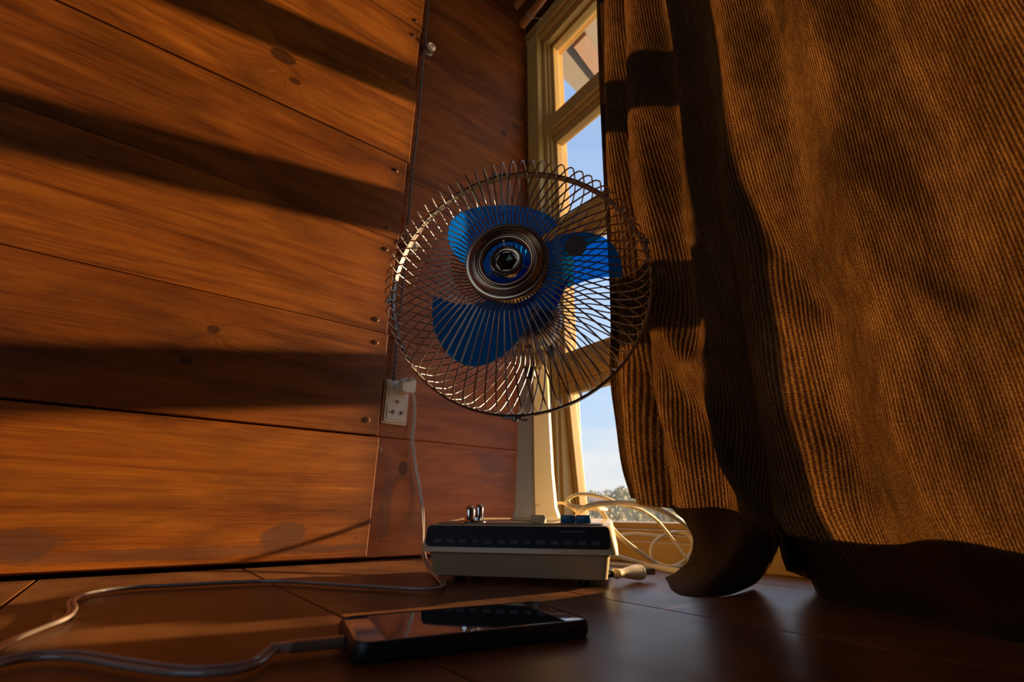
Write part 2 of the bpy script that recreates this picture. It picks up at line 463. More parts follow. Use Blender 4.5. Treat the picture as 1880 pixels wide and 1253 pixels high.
# window wall around the opening, other walls, ceiling
S0, S1, ZT = -.012, 1.66, 1.46
bm = bmesh.new()
boards(bm, [(S1, 3.2, -.0, .12, 0, 2.0, .5), (S0 - .1, S1, -.0, .12, ZT, 2.0, .4)], 0)
structure(link('wall_window', bm, M['plain_wood'], None, MWIN))
bm = bmesh.new(); boards(bm, [(3.2, 3.3, -3.1, .12, -.05, 2.0, .5)], 0)
structure(link('wall_right', bm, M['plain_wood'], None, MWIN))
bm = bmesh.new(); boards(bm, [(-.1, .5, -3.2, -3.1, -.05, 2.0, .5), (2.5, 3.3, -3.2, -3.1, -.05, 2.0, .5), (.5, 2.5, -3.2, -3.1, -.05, .5, .5), (.5, 2.5, -3.2, -3.1, 1.8, 2.0, .5)], 0)  # the opening is added behind the camera to let in sky fill
structure(link('wall_rear', bm, M['plain_wood'], None, MWIN))
bm = bmesh.new(); boards(bm, [(-.15, 3.3, -3.2, .14, 2.0, 2.08, .5)], 0)
structure(link('ceiling', bm, M['plain_wood'], None, MWIN))

# window: nested frames stepping outwards, horizontal bars, sashes and panes.   local y = outwards
win = empty('window_1', K); win['kind'] = 'structure'
def wbox(bm, s0, s1, n0, n1, z0, z1, bev=.0015): box(bm, s0, s1, -n0, -n1, z0, z1, bev, 2)
def s_at(px, py, n): return (on_win(px, py, n) - K).dot(WD)
sA = s_at(974, 120, 0); sB = s_at(988, 120, 0); sC = s_at(994, 130, -.02); sD = s_at(1001, 140, -.02)
sE = s_at(1003.5, 140, -.038); sF = s_at(1007, 140, -.038); sG = s_at(1013, 145, -.062)
sB = min(sB, .05)
bm = bmesh.new()
wbox(bm, -.02, sB, .001, -.08, 0, 1.46)
wbox(bm, sB - .002, sC, -.010, -.08, 0, 1.46); wbox(bm, sC - .004, sD, -.020, -.085, 0, 1.46)
wbox(bm, sD - .004, sD + .006, -.030, -.09, 0, 1.46)
for (z0, z1, n0, n1) in ((1.425, 1.47, .001, -.08), (1.405, 1.428, -.010, -.08), (1.385, 1.408, -.020, -.085)):
    wbox(bm, -.02, S1 + .02, n0, n1, z0, z1)
for (z0, z1, n0, n1) in ((0, .030, -.004, -.10), (.028, .040, -.020, -.10), (.038, .047, -.034, -.09)):
    wbox(bm, -.02, S1 + .02, n0, n1, z0, z1)
wbox(bm, S1 - .05, S1 + .02, .001, -.08, 0, 1.46)
link('window_casing', bm, M['yellow_paint'], win, MWIN)
bm = bmesh.new(); box(bm, -.02, .006, -.007, .0, .03, 1.42, .001)
link('corner_strip', bm, M['wall_boards'], win, MWIN)
# horizontal bars with stepped profile
for (z0, z1) in ((1.018, 1.112), (.672, .752), (.324, .398)):
    bm = bmesh.new(); h = z1 - z0
    wbox(bm, sD - .01, .595, -.022, -.062, z0 + h * .30, z1 - h * .30)
    wbox(bm, sD - .01, .585, -.031, -.066, z0 + h * .16, z1 - h * .14)
    wbox(bm, sD - .01, .585, -.040, -.070, z0, z1)
    link('cross_bar', bm, M['yellow_paint'], win, MWIN)
# vertical mullions (behind the curtain)
for s in (.60, 1.13):
    bm = bmesh.new(); wbox(bm, s - .014, s + .014, -.022, -.07, .03, 1.42)
    link('mullion', bm, M['yellow_paint'], win, MWIN)
bays = [(sD + .004, .585), (.615, 1.09), (1.17, S1 - .05)]
tall = [(.046, 1.388)]
tiers = [(1.108, 1.388), (.750, 1.022), (.396, .674), (.046, .326)]
for bi, (a, b) in enumerate(bays):
    for ti, (z0, z1) in enumerate(tiers if bi == 0 else tall):
        ajar = bi == 0 and ti == 3
        hinge = Matrix.Identity(4)
        if ajar:
            p = V((0, .045, z1))
            hinge = Matrix.Translation(p) @ Matrix.Rotation(math.radians(5.0), 4, 'X') @ Matrix.Translation(-p)
        bm = bmesh.new()
        w = sF - (sD + .004) if bi == 0 else .03
        w = max(w, .012)
        if ajar: w = .011
        a_ = a + (.004 if ajar else 0)
        for (s0, s1, y0, y1) in ((a_, a_ + w, z0, z1), (b - .012, b, z0, z1), (a_, b, z0, z0 + .010), (a_, b, z1 - .014, z1)):
            wbox(bm, s0, s1, -.040, -.064, y0, y1)
        sash = link('sash', bm, M['yellow_paint'], win, MWIN @ hinge)
        bm = bmesh.new(); box(bm, a_ + w - .002, b - .010, .054, .057, z0 + .008, z1 - .012)
        g = link('pane', bm, M['glass'], sash, MWIN @ hinge)

# ------------------------------------------------------------------ outside
def leaf_mat(name, c0, c1):
    t = NT(name); f = t.noise(t.obj(), 1.2, 4)
    return t.done(t.bsdf(t.mix(f, c0, c1), .7))
M['leaf'] = leaf_mat('hazy_leaves', (.10, .14, .09), (.22, .26, .17))
M['bark'] = simple('bark', (.16, .12, .09), .8)
M['ground'] = simple('hazy_ground', (.20, .22, .15), .9, noise_amt=.3, nscale=.5)
M['roof_tile'] = simple('weathered_roof_underside', (.105, .092, .080), .8, noise_amt=.35, nscale=12)
M['batten'] = simple('reddish_batten', (.16, .085, .055), .7, noise_amt=.2, nscale=20)
M['house_wall'] = simple('cream_house_wall', (.55, .50, .42), .8, nscale=2)
M['house_roof'] = simple('pale_tiled_roof', (.45, .28, .20), .7, nscale=2)
M['dark_pane'] = simple('dark_house_window', (.05, .06, .08), .2)
bm = bmesh.new()
box(bm, -300, 300, 2.2, 600, -3.3, -3.0)
structure(link('ground_outside', bm, M['ground']))
def tree(px, py_top, Y, wid, label, seed, n=1500):
    rnd = random.Random(seed)
    top = at_y(px, py_top, Y); base = V((top.x, Y, -3.0)); H = top.z + 3.0
    root = empty('tree', base); thing(root, label, 'tree', 'trees beyond the window')
    bm = bmesh.new()
    tube(bm, [V((0, 0, 0)), V((.05 * wid, 0, H * .4)), V((0, 0, H * .8))], [wid * .06, wid * .045, wid * .02], 8)
    for k in range(5):
        a = rnd.uniform(0, 2 * PI)
        tube(bm, [V((0, 0, H * (.35 + .08 * k))), V((math.cos(a) * wid * .35, math.sin(a) * wid * .35, H * (.55 + .08 * k)))], [wid * .03, wid * .012], 6)
    link('trunk', bm, M['bark'], root)
    bm = bmesh.new()
    cl = [(V((rnd.uniform(-.5, .5) * wid, rnd.uniform(-.5, .5) * wid, H * rnd.uniform(.38, .93))), rnd.uniform(.16, .30) * wid) for _ in range(16)]
    cl.append((V((0, 0, H - .14 * wid)), .15 * wid))
    for k in range(n):
        c, r = rnd.choice(cl)
        d = V((rnd.gauss(0, 1), rnd.gauss(0, 1), rnd.gauss(0, .8))).normalized() * r * rnd.uniform(.5, 1.0) ** .4
        p = c + d; s = wid * rnd.uniform(.025, .05)
        a = V((rnd.gauss(0, 1), rnd.gauss(0, 1), rnd.gauss(0, 1))).normalized(); b = a.orthogonal().normalized()
        bm.faces.new([bm.verts.new(p + a * s), bm.verts.new(p + b * s * .7), bm.verts.new(p - a * s), bm.verts.new(p - b * s * .7)])
    link('crown', bm, M['leaf'], root)
tree(1140, 893, 150, 9, 'tall spreading tree rising highest at the right of the distant trees', 1, 1500)
tree(1161, 900, 132, 8, 'tree at the curtain edge, right of the tallest distant tree', 2, 1400)
tree(1119, 908, 112, 9, 'broad dark round tree just left of the tallest distant tree', 3, 2000)
tree(1094, 914, 128, 8, 'lower rounded tree between the pale house and the broad dark tree', 4, 1600)
tree(1196, 924, 74, 8, 'leafy tree low behind the white cable loop', 5, 1800)
tree(1238, 926, 60, 7, 'leafy tree farthest right, just above the window sill', 6, 1800)
tree(1158, 926, 90, 9, 'leafy tree in front of the tall spreading tree', 7, 1800)
tree(1116, 930, 46, 5, 'bushy tree seen just over the fan base corner', 9, 1500)
tree(1022, 884, 80, 4.0, 'small tree seen through the slit beside the open sash', 8, 900)
# pale house
hb = at_y(1062, 920, 55)
house = empty('house', V((hb.x, 55, -3.0)), .3); thing(house, 'pale distant house with a hipped roof left of the trees', 'house')
hw, hz = 2.6, hb.z + 3.0
bm = bmesh.new(); box(bm, -hw, hw, -1.5, 1.5, 0, hz)
link('house_walls', bm, M['house_wall'], house)
bm = bmesh.new()
e = [bm.verts.new(p) for p in ((-hw-.3, -1.8, hz), (hw+.3, -1.8, hz), (hw+.3, 1.8, hz), (-hw-.3, 1.8, hz))]
r_ = [bm.verts.new((-.5, 0, hz + .95)), bm.verts.new((.5, 0, hz + .95))]
for q in ((e[0], e[1], r_[1], r_[0]), (e[1], e[2], r_[1]), (e[2], e[3], r_[0], r_[1]), (e[3], e[0], r_[0]), (e[3], e[2], e[1], e[0])): bm.faces.new(q)
link('house_roof', bm, M['house_roof'], house)
for k in range(4):
    bm = bmesh.new(); box(bm, -2.2 + k * 1.25, -1.5 + k * 1.25, -1.54, -1.49, hz - 1.1, hz - .45)
    link('house_window', bm, M['dark_pane'], house)
# roof overhang above the top pane
def on_out(x, y, n): return on_plane(x, y, K + WN * n, WN)
e0 = on_out(1013.6, 122.6, .16); e1 = on_out(1098, 209.7, .75)
dv = (e1 - e0)
e0 = e0 - dv * .06
bm = bmesh.new()
qq = [e0, e1, e1 + WD * 2.2 + UP * .15, e0 + WD * 2.2 + UP * .15]
nrm_ = (qq[1] - qq[0]).cross(qq[3] - qq[0]).normalized()
if nrm_.z < 0: nrm_ = -nrm_
lo = [bm.verts.new(p) for p in qq]; hi = [bm.verts.new(p + nrm_ * .03) for p in qq]
bm.faces.new(lo); bm.faces.new(hi)
for i in range(4): bm.faces.new((lo[i], lo[(i+1) % 4], hi[(i+1) % 4], hi[i]))
eave = link('roof_overhang', bm, M['roof_tile']); thing(eave, 'grey brown roof overhang seen through the top window pane', 'roof')
bm = bmesh.new()
for q0 in (.10, .62):
    a = e0 + WD * q0 + dv * .02 - nrm_ * .002; b = a + dv * 1.25; w_ = WD * .055
    lo = [bm.verts.new(p) for p in (a, b, b + w_, a + w_)]; hi = [bm.verts.new(v.co - nrm_ * .02) for v in lo]
    bm.faces.new(hi)
    for i in range(4): bm.faces.new((lo[i], lo[(i+1) % 4], hi[(i+1) % 4], hi[i]))
link('roof_batten', bm, M['batten'], eave)

# ------------------------------------------------------------------ curtain
def lerp(a, b, t): return a + (b - a) * t
def sstep(t): t = max(0, min(1, t)); return t * t * (3 - 2 * t)
def interp(tab, x):
    if x <= tab[0][0]: return V(tab[0][1])
    for (a, p), (b, q) in zip(tab, tab[1:]):
        if x <= b:
            t = (x - a) / (b - a); return V(p) * (1 - t) + V(q) * t
    return V(tab[-1][1])
def smooth_tab(tab, x):
    xs = [a for a, _ in tab]; P = [V(p) for _, p in tab]
    x = max(xs[0], min(xs[-1], x))
    for i in range(len(xs) - 1):
        if x <= xs[i + 1]: break
    t = (x - xs[i]) / (xs[i + 1] - xs[i])
    def tan(j):
        if j == 0: return (P[1] - P[0]) / (xs[1] - xs[0])
        if j == len(xs) - 1: return (P[-1] - P[-2]) / (xs[-1] - xs[-2])
        return (P[j + 1] - P[j - 1]) / (xs[j + 1] - xs[j - 1])
    h = xs[i + 1] - xs[i]; m0, m1 = tan(i) * h, tan(i + 1) * h
    return P[i] * (2*t**3 - 3*t*t + 1) + m0 * (t**3 - 2*t*t + t) + P[i+1] * (-2*t**3 + 3*t*t) + m1 * (t**3 - t*t)
def wloc(p):                                # world -> (s, z, n)
    q = p - K; return V((q.dot(WD), p.z, -q.dot(WN)))
left_px = [(1090, -400), (1092, -150), (1095, 0), (1100, 150), (1110, 340), (1122, 500), (1127, 600), (1128, 700), (1139, 780), (1151, 860), (1168, 915)]
left_tab = sorted([(wloc(on_win(x, y, .17)).y, (wloc(on_win(x, y, .17)).x, 0, 0)) for x, y in left_px])
BOT = [(0.0, wloc(on_win(1168, 915, .18))), (.08, wloc(on_win(1235, 934, .19))), (.18, wloc(on_win(1330, 940, .20))),
       (.27, wloc(on_win(1428, 985, .19))), (.31, wloc(on_win(1436, 1030, .17))), (.34, V((.540, .0006, .130))),
       (.375, V((.566, .0004, .172))), (.43, wloc(on_z(1600, 1142, .0004))), (.56, wloc(on_z(1800, 1188, .0004))),
       (.68, wloc(on_z(2050, 1245, .0004))), (1.1, V((.95, .0004, .27))), (2.7, V((1.68, .0004, .14)))]
# fold ridges: (u centre, width, amplitude)
folds = [(.018, .022, -.010), (.055, .020, .016), (.088, .010, -.012), (.13, .030, .020), (.19, .022, -.016), (.235, .022, .010), (.30, .035, -.014),
         (.37, .040, .020), (.45, .030, -.012), (.53, .045, .022), (.63, .04, -.016), (.72, .05, .022), (.84, .05, -.016), (.96, .06, .024), (1.1, .06, -.02),
         (1.25, .07, .025), (1.45, .08, -.02), (1.65, .08, .025), (1.9, .1, -.02), (2.1, .1, .03), (2.4, .1, -.02)]
NU, NV = 520, 300
CREASES = []
for (x0, y0, x1, y1, w, a) in ((1235, 560, 1310, 760, .016, .016), (1310, 760, 1425, 960, .016, .020), (1262, 690, 1300, 640, .012, .012), (1390, 370, 1500, 530, .018, -.018),
        (1500, 530, 1640, 620, .016, -.012), (1700, 540, 1900, 650, .018, .014), (1500, 740, 1600, 900, .02, -.012), (1600, 300, 1760, 480, .022, .012),
        (1150, 620, 1260, 860, .012, -.010), (1330, 200, 1370, 420, .018, .014), (1420, 640, 1560, 900, .02, .014), (1760, 120, 1900, 330, .025, -.016), (1180, 240, 1215, 480, .010, .012), (1640, 700, 1800, 900, .025, .010)):
    a_, b_ = wloc(on_win(x0, y0, .2)), wloc(on_win(x1, y1, .2))
    CREASES.append((a_.x, a_.y, b_.x, b_.y, w, a))
ZTOP = 1.75
def curtain_point(u, v):
    B = smooth_tab(BOT, u)
    zz = lerp(ZTOP, B.y, v ** .93)
    s_top = .402 + .5 * u
    l = smooth_tab(left_tab, zz).x
    g = sstep((.80 - zz) / (.80 - B.y)) ** 1.25
    eb = smooth_tab(left_tab, BOT[0][1].y).x
    wl = math.exp(-(u / .14) ** 2)
    top = lerp(s_top, l + .5 * u, wl)
    s = lerp(top, B.x, g * (1 - wl * math.exp(-(u / .05) ** 2)))
    n = lerp(lerp(.17, .12, sstep((zz - 1.1) / .6)) + .01 * sstep(u / .5), B.z, g)
    f = 0
    sway = .05 * math.sin(zz * 5 + u * 3) * (1 - .3 * g) - .10 * g * u
    for c, w, a in folds:
        d = (u + sway * min(1, u * 5) - c) / w
        f += 1.5 * a * math.exp(-d * d)
    env = (1 - .55 * sstep((.16 - zz) / .16)) * (1.0 if zz > .4 else 1.0)
    f *= env
    # wrinkles
    p = V((u * 7, zz * 3.0 + u * 2.2, 3.1))
    f += .010 * noise.noise(p) * (1 + g)
    f += .0035 * noise.noise(V((u * 26 + zz * 5, zz * 6, 9.0))) * (.4 + g)
    # diagonal pull lines towards the lifted corner
    dl = (zz - .10) - (u - .25) * -1.5
    f += .012 * math.exp(-(dl / .035) ** 2) * sstep((.55 - zz) / .3) * math.exp(-((u - .17) / .16) ** 2)
    f += -.012 * math.exp(-((dl + .07) / .04) ** 2) * sstep((.55 - zz) / .3) * math.exp(-((u - .2) / .18) ** 2)
    for (sa, za, sb, zb, w, a) in CREASES:
        ds, dz = sb - sa, zb - za; L2 = ds*ds + dz*dz
        t = ((s - sa) * ds + (zz - za) * dz) / L2; tc_ = max(0, min(1, t))
        qx, qz = s - sa - ds * tc_, zz - za - dz * tc_
        sd_ = (qx * -dz + qz * ds) / math.sqrt(L2)
        d2 = (qx*qx + qz*qz) / (w*w)
        if d2 < 9: f += a * (.9 - 1.1 * sd_ / w) * math.exp(-d2) * (1 - .6 * abs(2*tc_ - 1))
    if B.y < .02: n -= .045 * sstep((v - .95) / .05)
    P = ww(s, max(zz, .0003), max(n + f, .012) if u > .002 else max(n, .012))
    return P
bm = bmesh.new()
uvl = bm.loops.layers.uv.new('cloth')
def grid(fn, nu, nv, u0, u1, uvf):
    g = [[bm.verts.new(fn(lerp(u0, u1, i / nu), j / nv)) for i in range(nu + 1)] for j in range(nv + 1)]
    for j in range(nv):
        for i in range(nu):
            f = bm.faces.new((g[j][i], g[j][i+1], g[j+1][i+1], g[j+1][i]))
            for lp, (a, b) in zip(f.loops, ((i, j), (i+1, j), (i+1, j+1), (i, j+1))):
                lp[uvl].uv = uvf(lerp(u0, u1, a / nu), b / nv)
grid(lambda u, v: curtain_point(u, v), 420, NV, 0, 1.1, lambda u, v: (u * .55, v * 1.75))
grid(lambda u, v: curtain_point(u, v), 90, 60, 1.1, 2.65, lambda u, v: (u * .55, v * 1.75))
flap = [[(1228, 930, .188), (1330, 936, .198), (1428, 985, .188)],
        [(1258, 960, .180), (1345, 966, .190), (1424, 1005, .180)],
        [(1272, 992, .170), (1348, 1000, .185), (1416, 1025, .168)],
        [(1264, 1028, .160), (1338, 1040, .185), (1404, 1048, .155)],
        [(1242, 1050, .145), (1306, 1078, .200), (1390, 1066, .140)],
        [(1221, 1061, .130), (1274, 1100, .225), (1378, 1076, .130)]]
fl = [[wloc(on_win(*c)) for c in r] for r in flap]
def flap_point(u, v):
    j = min(int(v * 5), 4); t = v * 5 - j
    def row(k): return fl[max(0, min(5, k))]
    def cr4(a, b, c, d, t): return 0.5 * ((2*b) + (c-a)*t + (2*a-5*b+4*c-d)*t*t + (3*b-a-3*c+d)*t**3)
    cols = []
    for i in range(3): cols.append(cr4(row(j-1)[i], row(j)[i], row(j+1)[i], row(j+2)[i], t))
    a, b, c = cols
    p = a * (2*(u-.5)*(u-1)) + b * (-4*u*(u-1)) + c * (2*u*(u-.5))
    f = .006 * math.sin(u * 9 + v * 5) * (1 - abs(2*u-1)) + .002 * noise.noise(V((u * 6, v * 9, 1)))
    return ww(p.x, max(p.y, .0003), p.z + f)
grid(flap_point, 70, 70, 0, 1, lambda u, v: (u * .22 + .03, v * .16))
# unseen second cloth layer, added to shade the bottom edge and the lifted corner
grid(lambda u, v: curtain_point(u, lerp(.968 + .001 * math.sin(u * 9) + .002 * math.sin(u * 29 + 1), 1, v)) + WN * .005, 200, 30, .32, 2.4, lambda u, v: (u * .55, v * .2))
grid(lambda u, v: flap_point(u, v) + WN * .006, 40, 40, 0, 1, lambda u, v: (u * .22 + .03, v * .16))
bmesh.ops.remove_doubles(bm, verts=bm.verts, dist=1e-5)
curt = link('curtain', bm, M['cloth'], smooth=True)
thing(curt, 'ribbed brown curtain glowing with sunlight, hanging over the window down to the floor', 'curtain')

# curtain poles at the top
for i, (a, b, r, lab) in enumerate((((958, 47), (1012, -22), .0105, 'lower orange-brown round pole tied with string at the top corner'),
                                    ((947, 12), (980, -30), .010, 'upper round wooden pole above the string-tied pole'))):
    bm = bmesh.new(); pa = on_win(*a, .075); pb = on_win(*b, .075)
    d_ = (pb - pa).normalized()
    tube(bm, [pa, pa + d_ * .002, pb, pb + WD * .25], r, 14)
    bmesh.ops.translate(bm, verts=bm.verts, vec=-pa)
    o = link('curtain_pole', bm, M['bamboo'], smooth=True, auto=40); o.location = pa
    thing(o, lab, 'pole')
    if i == 0:
        bm = bmesh.new(); c = d_ * .035
        for w_ in range(3):
            ring_ = []
            x_ = d_.orthogonal().normalized(); y_ = d_.cross(x_)
            for k in range(14): ring_.append(c + d_ * (.0022 * w_) + (x_ * math.cos(2*PI*k/14) + y_ * math.sin(2*PI*k/14)) * (r + .001))
            tube(bm, ring_, .0011, 6, closed=True)
        tube(bm, spline([c + V((.008, 0, -.008)), c + V((.016, -.004, -.016)), c + V((.022, -.004, -.017)), c + V((.030, -.004, -.020))], 4), .0011, 6)
        link('string', bm, M['string'], o)

# ------------------------------------------------------------------ wall screws
scr = [(763, 38), (759, 65), (748, 148), (744, 182), (730, 272), (728, 313), (712, 419), (709, 458), (692, 587), (691, 629), (675, 771), (670, 827), (652, 988)]
def screw(p, nrm, xax, r=.0036):
    bm = bmesh.new(); z = nrm; y = z.cross(xax)
    lathe(bm, [(r, -.001), (r, .0002), (r * .85, .0007), (r * .3, .0008), (.0001, .0008)], 20, V((0, 0, 0)), xax, y, z)
    lathe(bm, [(r * 1.5, .0001), (r, .0003)], 20, V((0, 0, 0)), xax, y, z)
    a = random.uniform(0, 1.5)
    for q in (a, a + PI / 2):
        u = xax * math.cos(q) + y * math.sin(q); w = z.cross(u)
        rbox(bm, r * 1.3, r * .26, .0003, r * .1, z * .0007, u, w, z, 2, 1)
    o = link('screw', bm, [M['screw'], M['black_plastic']], wall, Matrix.Translation(p), True, 30)
for (x, y) in scr: screw(on_left(x, y, .0205), LN, LD)
for (x, y) in ((717, 635), (697, 826)): screw(on_left(x, y, .0005), LN, LD)

# ------------------------------------------------------------------ wall outlet, charger
oc = on_left(724, 740, 0); Lc = (oc - K).dot(LD)
outlet = empty('wall_outlet', K + LD * Lc + UP * .257 + LN * .0005)
thing(outlet, 'cream double wall socket screwed to the recessed boards', 'socket')
I4 = Matrix.Identity(4)
def OL(dx, dz, dn): return K + LD * (Lc + dx) + UP * (.257 + dz) + LN * (.0005 + dn)
bm = bmesh.new(); rbox(bm, .047, .080, .006, .003, OL(0, 0, 0), LD, UP, LN)
rbox(bm, .042, .075, .004, .003, OL(.0005, .001, .006), LD, UP, LN)
link('socket_plate', bm, M['white_plastic'], outlet, I4, True, 30)
bm = bmesh.new(); rbox(bm, .034, .025, .0018, .002, OL(.001, -.020, .010), LD, UP, LN)
lower = link('socket_insert', bm, M['white_plastic'], outlet, I4, True, 30)
bm = bmesh.new(); rbox(bm, .034, .025, .0018, .002, OL(.001, .022, .010), LD, UP, LN)
link('socket_insert', bm, M['white_plastic'], outlet, I4, True, 30)
bm = bmesh.new()
for dx, sg in ((-.007, 1), (.009, -1)):
    lathe(bm, [(.0062, .0119), (.0062, .0126), (.0050, .0126), (.0050, .0119)], 24, OL(dx, -.020, 0), LD, UP, LN)
link('socket_rim', bm, M['white_plastic'], lower, I4, True, 30)
bm = bmesh.new()
for dx, sg in ((-.007, 1), (.009, -1)):
    rbox(bm, .0022, .0072, .0003, .0004, OL(dx + .0012 * sg, -.020, .0120), LD, UP, LN, 2)
    rbox(bm, .0052, .0036, .0003, .0016, OL(dx - .0008 * sg, -.020, .0121), LD, UP, LN, 4)
link('socket_slots', bm, M['black_plastic'], lower, I4)
bm = bmesh.new(); lathe(bm, [(.0035, .010), (.0033, .0108), (.0001, .0110)], 20, OL(.001, .0, 0), LD, UP, LN)
rbox(bm, .004, .0008, .0002, .0002, OL(.001, 0, .0110), LD, UP, LN, 2, 1); rbox(bm, .0008, .004, .0002, .0002, OL(.001, 0, .0110), LD, UP, LN, 2, 1)
link('socket_screw', bm, [M['screw'], M['black_plastic']], outlet, I4, True, 30)
ch = empty('charger', OL(.006, .023, .0122)); thing(ch, 'small white plug charger pushed into the upper half of the wall socket', 'charger')
def rel(root, o): o.matrix_parent_inverse = Matrix.Translation(-root.location); o.matrix_basis = I4
bm = bmesh.new(); rbox(bm, .021, .021, .018, .006, OL(.004, .022, .0122), LD, UP, LN)
rel(ch, link('charger_neck', bm, M['white_plastic'], ch, None, True, 30))
bm = bmesh.new(); rbox(bm, .025, .025, .014, .0055, OL(.007, .024, .030), LD, UP, LN)
rel(ch, link('charger_body', bm, M['white_plastic'], ch, None, True, 30))

# twisted black wire on the wall with porcelain knobs
wp = [(792, -60), (787, 0), (784, 40), (779, 92), (776, 120), (770, 200), (764, 260), (757, 320), (752, 380), (747, 430), (742, 500), (736, 560), (729, 630), (723, 700)]
path = spline([on_left(x, y, .010) for x, y in wp], 26)
bm = bmesh.new(); L_ = 0
strands = [[], []]
for i, p in enumerate(path):
    if i: L_ += (p - path[i-1]).length
    a = L_ / .020 * 2 * PI
    t_ = (path[min(i+1, len(path)-1)] - path[max(i-1, 0)]).normalized(); u = LN; w = t_.cross(u).normalized()
    for q in (0, 1):
        strands[q].append(p + (u * math.cos(a + PI*q) + w * math.sin(a + PI*q)) * .0019)
for st in strands: tube(bm, st, .0017, 7)
o = link('twisted_wire', bm, M['black_wire'], smooth=True); thing(o, 'black twisted two-strand wire running down the wall to the socket', 'wire')
for (x, y), lab in (((785, 97), 'upper white porcelain wire knob high on the wall'), ((750, 460), 'lower porcelain wire knob half hidden behind the fan cage')):
    p = on_left(x, y, .0)
    bm = bmesh.new()
    lathe(bm, [(.0001, 0), (.010, 0), (.0118, .004), (.0080, .008), (.0080, .013), (.0118, .017), (.0112, .022), (.006, .025), (.0042, .023), (.0001, .023)], 28, V((0, 0, 0)), LD, UP, LN)
    o = link('porcelain_knob', bm, M['ceramic'], smooth=True); o.location = p; thing(o, lab, 'insulator')
    bm = bmesh.new()
    for dz in (-.0015, .001): tube(bm, [(LD * math.cos(2*PI*k/20) + UP * math.sin(2*PI*k/20)) * .0092 + LN * (.0105 + dz) for k in range(20)], .0010, 6, closed=True)
    rel_o = link('tie_wire', bm, M['black_wire'], o, None, True)

# ------------------------------------------------------------------ desk fan
YAW = math.radians(-12.0)
fan = empty('desk_fan', V((.0045, .5345, 0)), YAW)
thing(fan, 'cream desk fan with blue blades and round wire cage standing on the floor', 'fan')
RF = Matrix.Rotation(YAW, 3, 'Z'); FO = V((.0045, .5345, 0))
def f2w(p): return FO + RF @ V(p)
def w2f(p): return RF.transposed() @ (V(p) - FO)
def fp(name, bm, mat, parent=fan, smooth=True, auto=35): return link(name, bm, mat, parent, None, smooth, auto)
# loft between rounded rectangles
def rrect(w, d, r, seg=5):
    pts = []
    for cx, cy, a0 in ((w/2-r, d/2-r, 0), (-w/2+r, d/2-r, 90), (-w/2+r, -d/2+r, 180), (w/2-r, -d/2+r, 270)):
        for k in range(seg+1):
            a = math.radians(a0 + 90*k/seg); pts.append((cx + r*math.cos(a), cy + r*math.sin(a)))
    return pts
def loft(bm, secs, cap=True):
    """secs: list of lists of vectors"""
    rs = [[bm.verts.new(p) for p in s] for s in secs]
    n = len(rs[0])
    for a, b in zip(rs, rs[1:]):
        for i in range(n): bm.faces.new((a[i], a[(i+1) % n], b[(i+1) % n], b[i]))
    if cap: bm.faces.new(list(reversed(rs[0]))); bm.faces.new(rs[-1])
BW, BD = .1015, .135
def sec(w, y0, y1, z0, z1, r=.008):
    """rounded rect from y0 to y1; height varies linearly from z0 (front) to z1 (back)"""
    out = []
    for x, y in rrect(w, y1 - y0, r):
        yy = y + (y0 + y1) / 2
        out.append(V((x, yy, lerp(z0, z1, (yy - y0) / (y1 - y0)))))
    return out
bm = bmesh.new()
loft(bm, [sec(.184, .008, BD - .008, .0062, .0062, .010), sec(.190, .004, BD - .004, .0075, .0075), sec(.198, -.002, BD, .0325, .0325)])
tray = fp('base_tray', bm, M['cream_tray'])
for x in (-.070, .070):
    for y in (.032, BD - .028):
        bm = bmesh.new(); lathe(bm, [(.0001, 0), (.007, 0), (.0075, .0065), (.006, .007)], 18, V((x, y, 0)))
        fp('rubber_foot', bm, M['black_plastic'])
bm = bmesh.new()
loft(bm, [sec(.2155, -.006, BD + .004, .0312, .0312, .010), sec(.2150, -.0055, BD + .0035, .0345, .0345, .010), sec(.2065, -.0015, BD, .0560, .0625, .010), sec(.2030, .0005, BD - .002, .0582, .0645, .0095), sec(.1985, .003, BD - .004, .0588, .0650, .008)])
fp('base_shell', bm, M['cream'])
# console panel on the sloping front
def fr(x, h):                               # point on front slope, h 0..1 from flange to top edge
    return V((x, lerp(-.0056, -.0012, h), lerp(.0345, .0568, h)))
xf = V((1, 0, 0)); yf = (fr(0, 1) - fr(0, 0)).normalized(); zf_ = xf.cross(yf)
bm = bmesh.new(); rbox(bm, .2005, .0215, .0014, .0050, fr(0, .56), xf, yf, zf_, 6)
fp('console_panel', bm, simple('smoky_console_glass', (.010, .008, .010), .38, 0, .05, 20, Specular_IOR_Level=.12))
bm = bmesh.new()
for k in range(13): rbox(bm, .0085 if k not in (3, 7) else .0065, .0038, .0002, .0003, fr(-.086 + k * .0143, .33) + zf_ * .0014, xf, yf, zf_, 2)
rbox(bm, .026, .0022, .0002, .0003, fr(.062, .82) + zf_ * .0014, xf, yf, zf_, 2)
fp('console_markings', bm, simple('faded_grey_print', (.040, .036, .042), .5))
def tz(y): return lerp(.0588, .0650, (y - .003) / (BD - .007))
